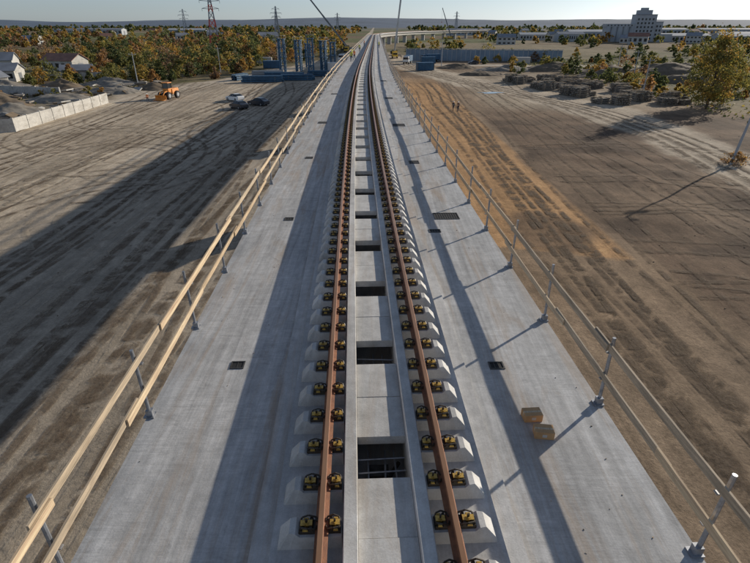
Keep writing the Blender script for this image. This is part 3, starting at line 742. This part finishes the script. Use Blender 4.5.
def tree_obj(name,x,y,h,w,tint,seed,nl=26,ncl=90,leaf=.16,base=.22):
    rg=np.random.default_rng(seed); P,c=crown_pts(h,w,ncl,nl,rg,base,.72)
    V,F=leaf_quads(P,leaf,rg)
    tn=np.repeat(np.clip(tint+np.repeat(rg.normal(0,.12,ncl),nl)+rg.normal(0,.05,len(P)),0,1),4)
    me=np_mesh('crown',V,F,[M['leaf']],tint=tn)
    p=empty(name,(x,y,float(hgt(x,y))-.1)); link('crown',me,p)
    mb=MB(); mb.cyl((0,0,-.2),(.1,0,h*.4),.028*h*.7,'bark',8,.017*h*.7); mb.cyl((.1,0,h*.4),(0,.1,h*.8),.017*h*.7,'bark',7,.01)
    for i in range(0,ncl,max(1,ncl//16)):
        z0=h*rg.uniform(.15,.5); mb.cyl((.05,0,z0),tuple(c[i]),.009*h*.7,'bark',5,.01)
    mb.obj('trunk_and_limbs',p)
tree_obj('autumn_tree',62.5,99,12.5,9.4,.52,1,60,130,.19,.10)
tree_obj('autumn_tree',70,106,9.5,7.5,.45,2,45,90,.2,.10)
tree_obj('shrub',41.,56.8,1.4,2.8,.9,3,26,50,.08,.05)
def tree_mass(name,zones,seed):
    rg=np.random.default_rng(seed); VV=[];TT=[];mbk=MB()
    for (xa,xb,ya,yb,cnt,ha,hb,ta,tb,ncl,nl,leaf) in zones:
        for i in range(cnt):
            y=rg.uniform(ya,yb); x=rg.uniform(xa,xb)
            if isinstance(xa,float) and abs(xa)<=1 and abs(xb)<=1: x=x*y
            lim=np.interp(y,[75,120,170,250,290,400,700],[57,57,44,26,18,16,130 if x>0 else 40])
            if abs(x)<lim: continue
            if x>10 and abs(y-np.interp(x,[10,60,140,300],[222,212,200,170]))<7: continue
            if y>280 and float(fbm(np.array(x/110.+7),np.array(y/110.),3))<.42: continue
            h=rg.uniform(ha,hb)*rg.uniform(.55,1.2); w=h*rg.uniform(.7,1.3)
            P,c=crown_pts(h,w,ncl,nl,rg,.05,.9); P[:,2]+=float(hgt(x,y))-.2
            P[:,0]+=x;P[:,1]+=y
            V,F=leaf_quads(P,leaf,rg); VV.append(V)
            t=ta+(tb-ta)*rg.beta(.8,.9); TT.append(np.repeat(np.clip(t+rg.normal(0,.07,len(P)),0,1),4))
            if y<300: mbk.cyl((x,y,float(hgt(x,y))-.3),(x,y,h*.7),.12,'bark',5,.03)
    V=np.concatenate(VV); T=np.concatenate(TT); F=np.arange(len(V)).reshape(-1,4)
    p=empty(name); link('foliage',np_mesh('foliage',V,F,[M['leaf']],tint=T),p)
    if mbk.v: mbk.obj('trunks',p)
tree_mass('tree_belt',[(-72,-44,150,215,40,4,7.5,.05,1.,34,20,.28),(-90,-55,135,170,22,3,6,.05,.9,32,20,.26),(-150,-60,200,290,100,4.5,8,.05,1.,26,16,.36),(-190,-100,190,250,30,3.5,6,.1,1.,26,16,.3),(-60,-25,230,300,34,4.5,8,.2,1.,28,16,.36)],5)
tree_mass('scrub_thicket',[(62,110,112,175,50,1.5,4.2,.15,1.,24,16,.24),(40,130,175,235,60,2,4.5,.0,.7,24,16,.27),(60,170,120,240,70,1.5,5,.1,1.,24,16,.28),(20,190,255,330,80,2.5,6,.0,.7,20,16,.36),(-130,-60,110,190,50,1,2.4,.2,.9,16,14,.2)],6)
tree_mass('distant_woodland',[(-.8,-.05,300,520,400,5,9,.1,1.,18,10,.7),(-.8,-.05,500,900,600,7,10,.1,1.,12,9,1.2),(.06,.8,330,520,240,4,7,.0,.8,16,10,.65),(.08,.8,500,950,380,5,9,.0,.8,12,9,1.2),(-.8,.8,950,2200,1000,8,13,.0,.9,9,7,2.2),(-.8,.8,1500,3600,800,11,16,.0,.4,8,6,4.)],7)
rg=np.random.default_rng(4); n=6000
gx=rg.uniform(60,150,n); gy=rg.uniform(70,250,n); P=np.stack([gx,gy,hgt(gx,gy)+.12],-1)
g2=rg.uniform(-140,-60,n); y2=rg.uniform(105,260,n); P=np.concatenate([P,np.stack([g2,y2,hgt(g2,y2)+.12],-1)])
V,F=leaf_quads(P,.3,rg); me=np_mesh('dry_grass',V,F,[M['leaf']],tint=np.repeat(rg.uniform(.1,.6,len(P)),4)); link('dry_grass',me)
# ------------------------------------------------------------------ people
def body_mat(name,top,legs,skin=(.45,.27,.18)):
    m,nt,b,o=new_mat(name); v=coords(nt); sx=N(nt,'ShaderNodeSeparateXYZ'); nt.links.new(v,sx.inputs[0])
    mr=math_(nt,'DIVIDE',sx.outputs[2],1.8)
    r_=N(nt,'ShaderNodeValToRGB'); nt.links.new(mr,r_.inputs[0]); r_.color_ramp.interpolation='CONSTANT'; e=r_.color_ramp.elements
    st=[(0,(.03,.025,.02)),(.06,legs),(.53,top),(.64,(.6,.6,.55)),(.665,top),(.83,skin)]
    while len(e)<len(st): e.new(.5)
    for i,(p_,c) in enumerate(st): e[i].position=p_; e[i].color=(*c,1)
    nt.links.new(r_.outputs[0],b.inputs['Base Color']); b.inputs['Roughness'].default_value=.8
    return m
def person(name,loc,rz,top,legs,helmet,stride=.12):
    p=empty(name,loc,rz); V=[];E=[];R=[]
    def a(co,r,par=None):
        V.append(co);R.append(r)
        if par is not None: E.append((par,len(V)-1))
        return len(V)-1
    pel=a((0,0,.95),.135); ch=a((0,0,1.15),.125,pel); st=a((0,.0,1.36),.15,ch); nk=a((0,0,1.5),.055,st); hd=a((0,.01,1.60),.085,nk); tp=a((0,.0,1.70),.08,hd); a((0,.10,1.60),.018,hd)
    for sg in(-1,1):
        hp=a((sg*.1,0,.88),.095,pel); kn=a((sg*.11,sg*stride*.5+.02,.5),.062,hp); an=a((sg*.12,sg*stride,.09),.042,kn); a((sg*.14,sg*stride+.14,.04),.036,an)
        sh=a((sg*.19,0,1.42),.06,st); el=a((sg*.26,-.03*sg,1.15),.044,sh); wr=a((sg*.25,.12,.93),.03,el); pm=a((sg*.25,.16,.87),.032,wr)
        for k in range(4): a((sg*.25+(k-1.5)*.022,.19,.80-.005*abs(k-1.5)),.009,pm)
        a((sg*.215,.19,.85),.010,pm)
    me=bpy.data.meshes.new('body'); me.from_pydata(V,E,[]); me.materials.append(body_mat(name+'_clothes',top,legs))
    o=link('body',me,p); o.modifiers.new('skin','SKIN'); sk=me.skin_vertices[0].data
    for i,r_ in enumerate(R): sk[i].radius=(r_,r_*(.75 if i in(0,1,2) else 1))
    sk[0].use_root=True
    s2=o.modifiers.new('sub','SUBSURF'); s2.levels=1; s2.render_levels=2
    mb=MB(); n=12; pts=[];F=[]
    for j in range(5):
        t=j/4*math.pi/2; 
        for i in range(n): pts.append((.118*math.cos(t)*math.cos(2*math.pi*i/n),.13*math.cos(t)*math.sin(2*math.pi*i/n),1.66+.13*math.sin(t)))
    for j in range(4):
        for i in range(n): F.append((j*n+i,j*n+(i+1)%n,(j+1)*n+(i+1)%n,(j+1)*n+i))
    mb.add(pts,F,helmet); mb.box((-.09,.10,1.655),(.09,.19,1.67),helmet); mb.obj('hard_hat',p,smooth=True)
hv=(.62,.60,.05)
ho=(.75,.2,.03)
for (s,off,rz,t,l,h,st) in[(93,-2.6,.3,hv,(.05,.06,.1),'white',.12),(97,-2.2,2.5,ho,(.05,.06,.1),'yellow',.1),(104,-2.9,1.2,hv,(.05,.06,.1),'white',.15),(128,-2.2,0,hv,(.04,.04,.06),'white',.12),(150,2.4,.4,hv,(.04,.04,.06),'yellow',.12),(165,-1.9,2.,ho,(.05,.05,.08),'white',.1)]:
    x,y,_=cl(s,off); person('construction_worker',(x,y,D),rz,t,l,h,st)
person('construction_worker',(14.3,95.8,float(hgt(14.3,95.8))),.5,(.05,.05,.07),(.04,.045,.07),'white',.2)
person('construction_worker',(15.1,95.3,float(hgt(15.1,95.3))),.2,(.12,.05,.04),(.04,.045,.07),'white',.16)
person('construction_worker',(-46.5,108,float(hgt(-46.5,108))),.2,ho,(.04,.045,.07),'white',.16)
# ------------------------------------------------------------------ light, world, camera
dirv=Vector((-2.45,-2.1,-1)).normalized()
el=math.asin(-dirv.z); az=math.atan2(2.45,2.1)
L=bpy.data.lights.new('sun','SUN'); L.energy=5.0; L.angle=math.radians(.53); L.color=(1,.91,.775)
lo=bpy.data.objects.new('sun',L); COL.objects.link(lo); lo.rotation_euler=dirv.to_track_quat('-Z','Y').to_euler(); lo.location=(60,60,80)
w=bpy.data.worlds.new('World'); scene.world=w; w.use_nodes=True; nt=w.node_tree; nt.nodes.clear()
sky=N(nt,'ShaderNodeTexSky',sky_type='NISHITA'); sky.sun_disc=False; sky.sun_elevation=el; sky.sun_rotation=az; sky.altitude=100; sky.air_density=1.; sky.dust_density=.4; sky.ozone_density=2.
hs=N(nt,'ShaderNodeHueSaturation'); hs.inputs['Saturation'].default_value=.5; nt.links.new(sky.outputs[0],hs.inputs['Color'])
tn=mixc(nt,1.,hs.outputs[0],(.82,.96,1.18),'MULTIPLY')
bg=N(nt,'ShaderNodeBackground'); bg.inputs[1].default_value=.09; ow=N(nt,'ShaderNodeOutputWorld'); nt.links.new(tn,bg.inputs[0]); nt.links.new(bg.outputs[0],ow.inputs[0])
cam=bpy.data.cameras.new('camera'); cam.lens=24; cam.sensor_width=36; cam.clip_end=20000; cam.clip_start=.1
co=bpy.data.objects.new('camera',cam); COL.objects.link(co); co.location=(0,0,14); co.rotation_euler=(math.radians(90-27.11),0,0); scene.camera=co
scene.view_settings.view_transform='Standard'; scene.view_settings.look='None'; scene.view_settings.exposure=0
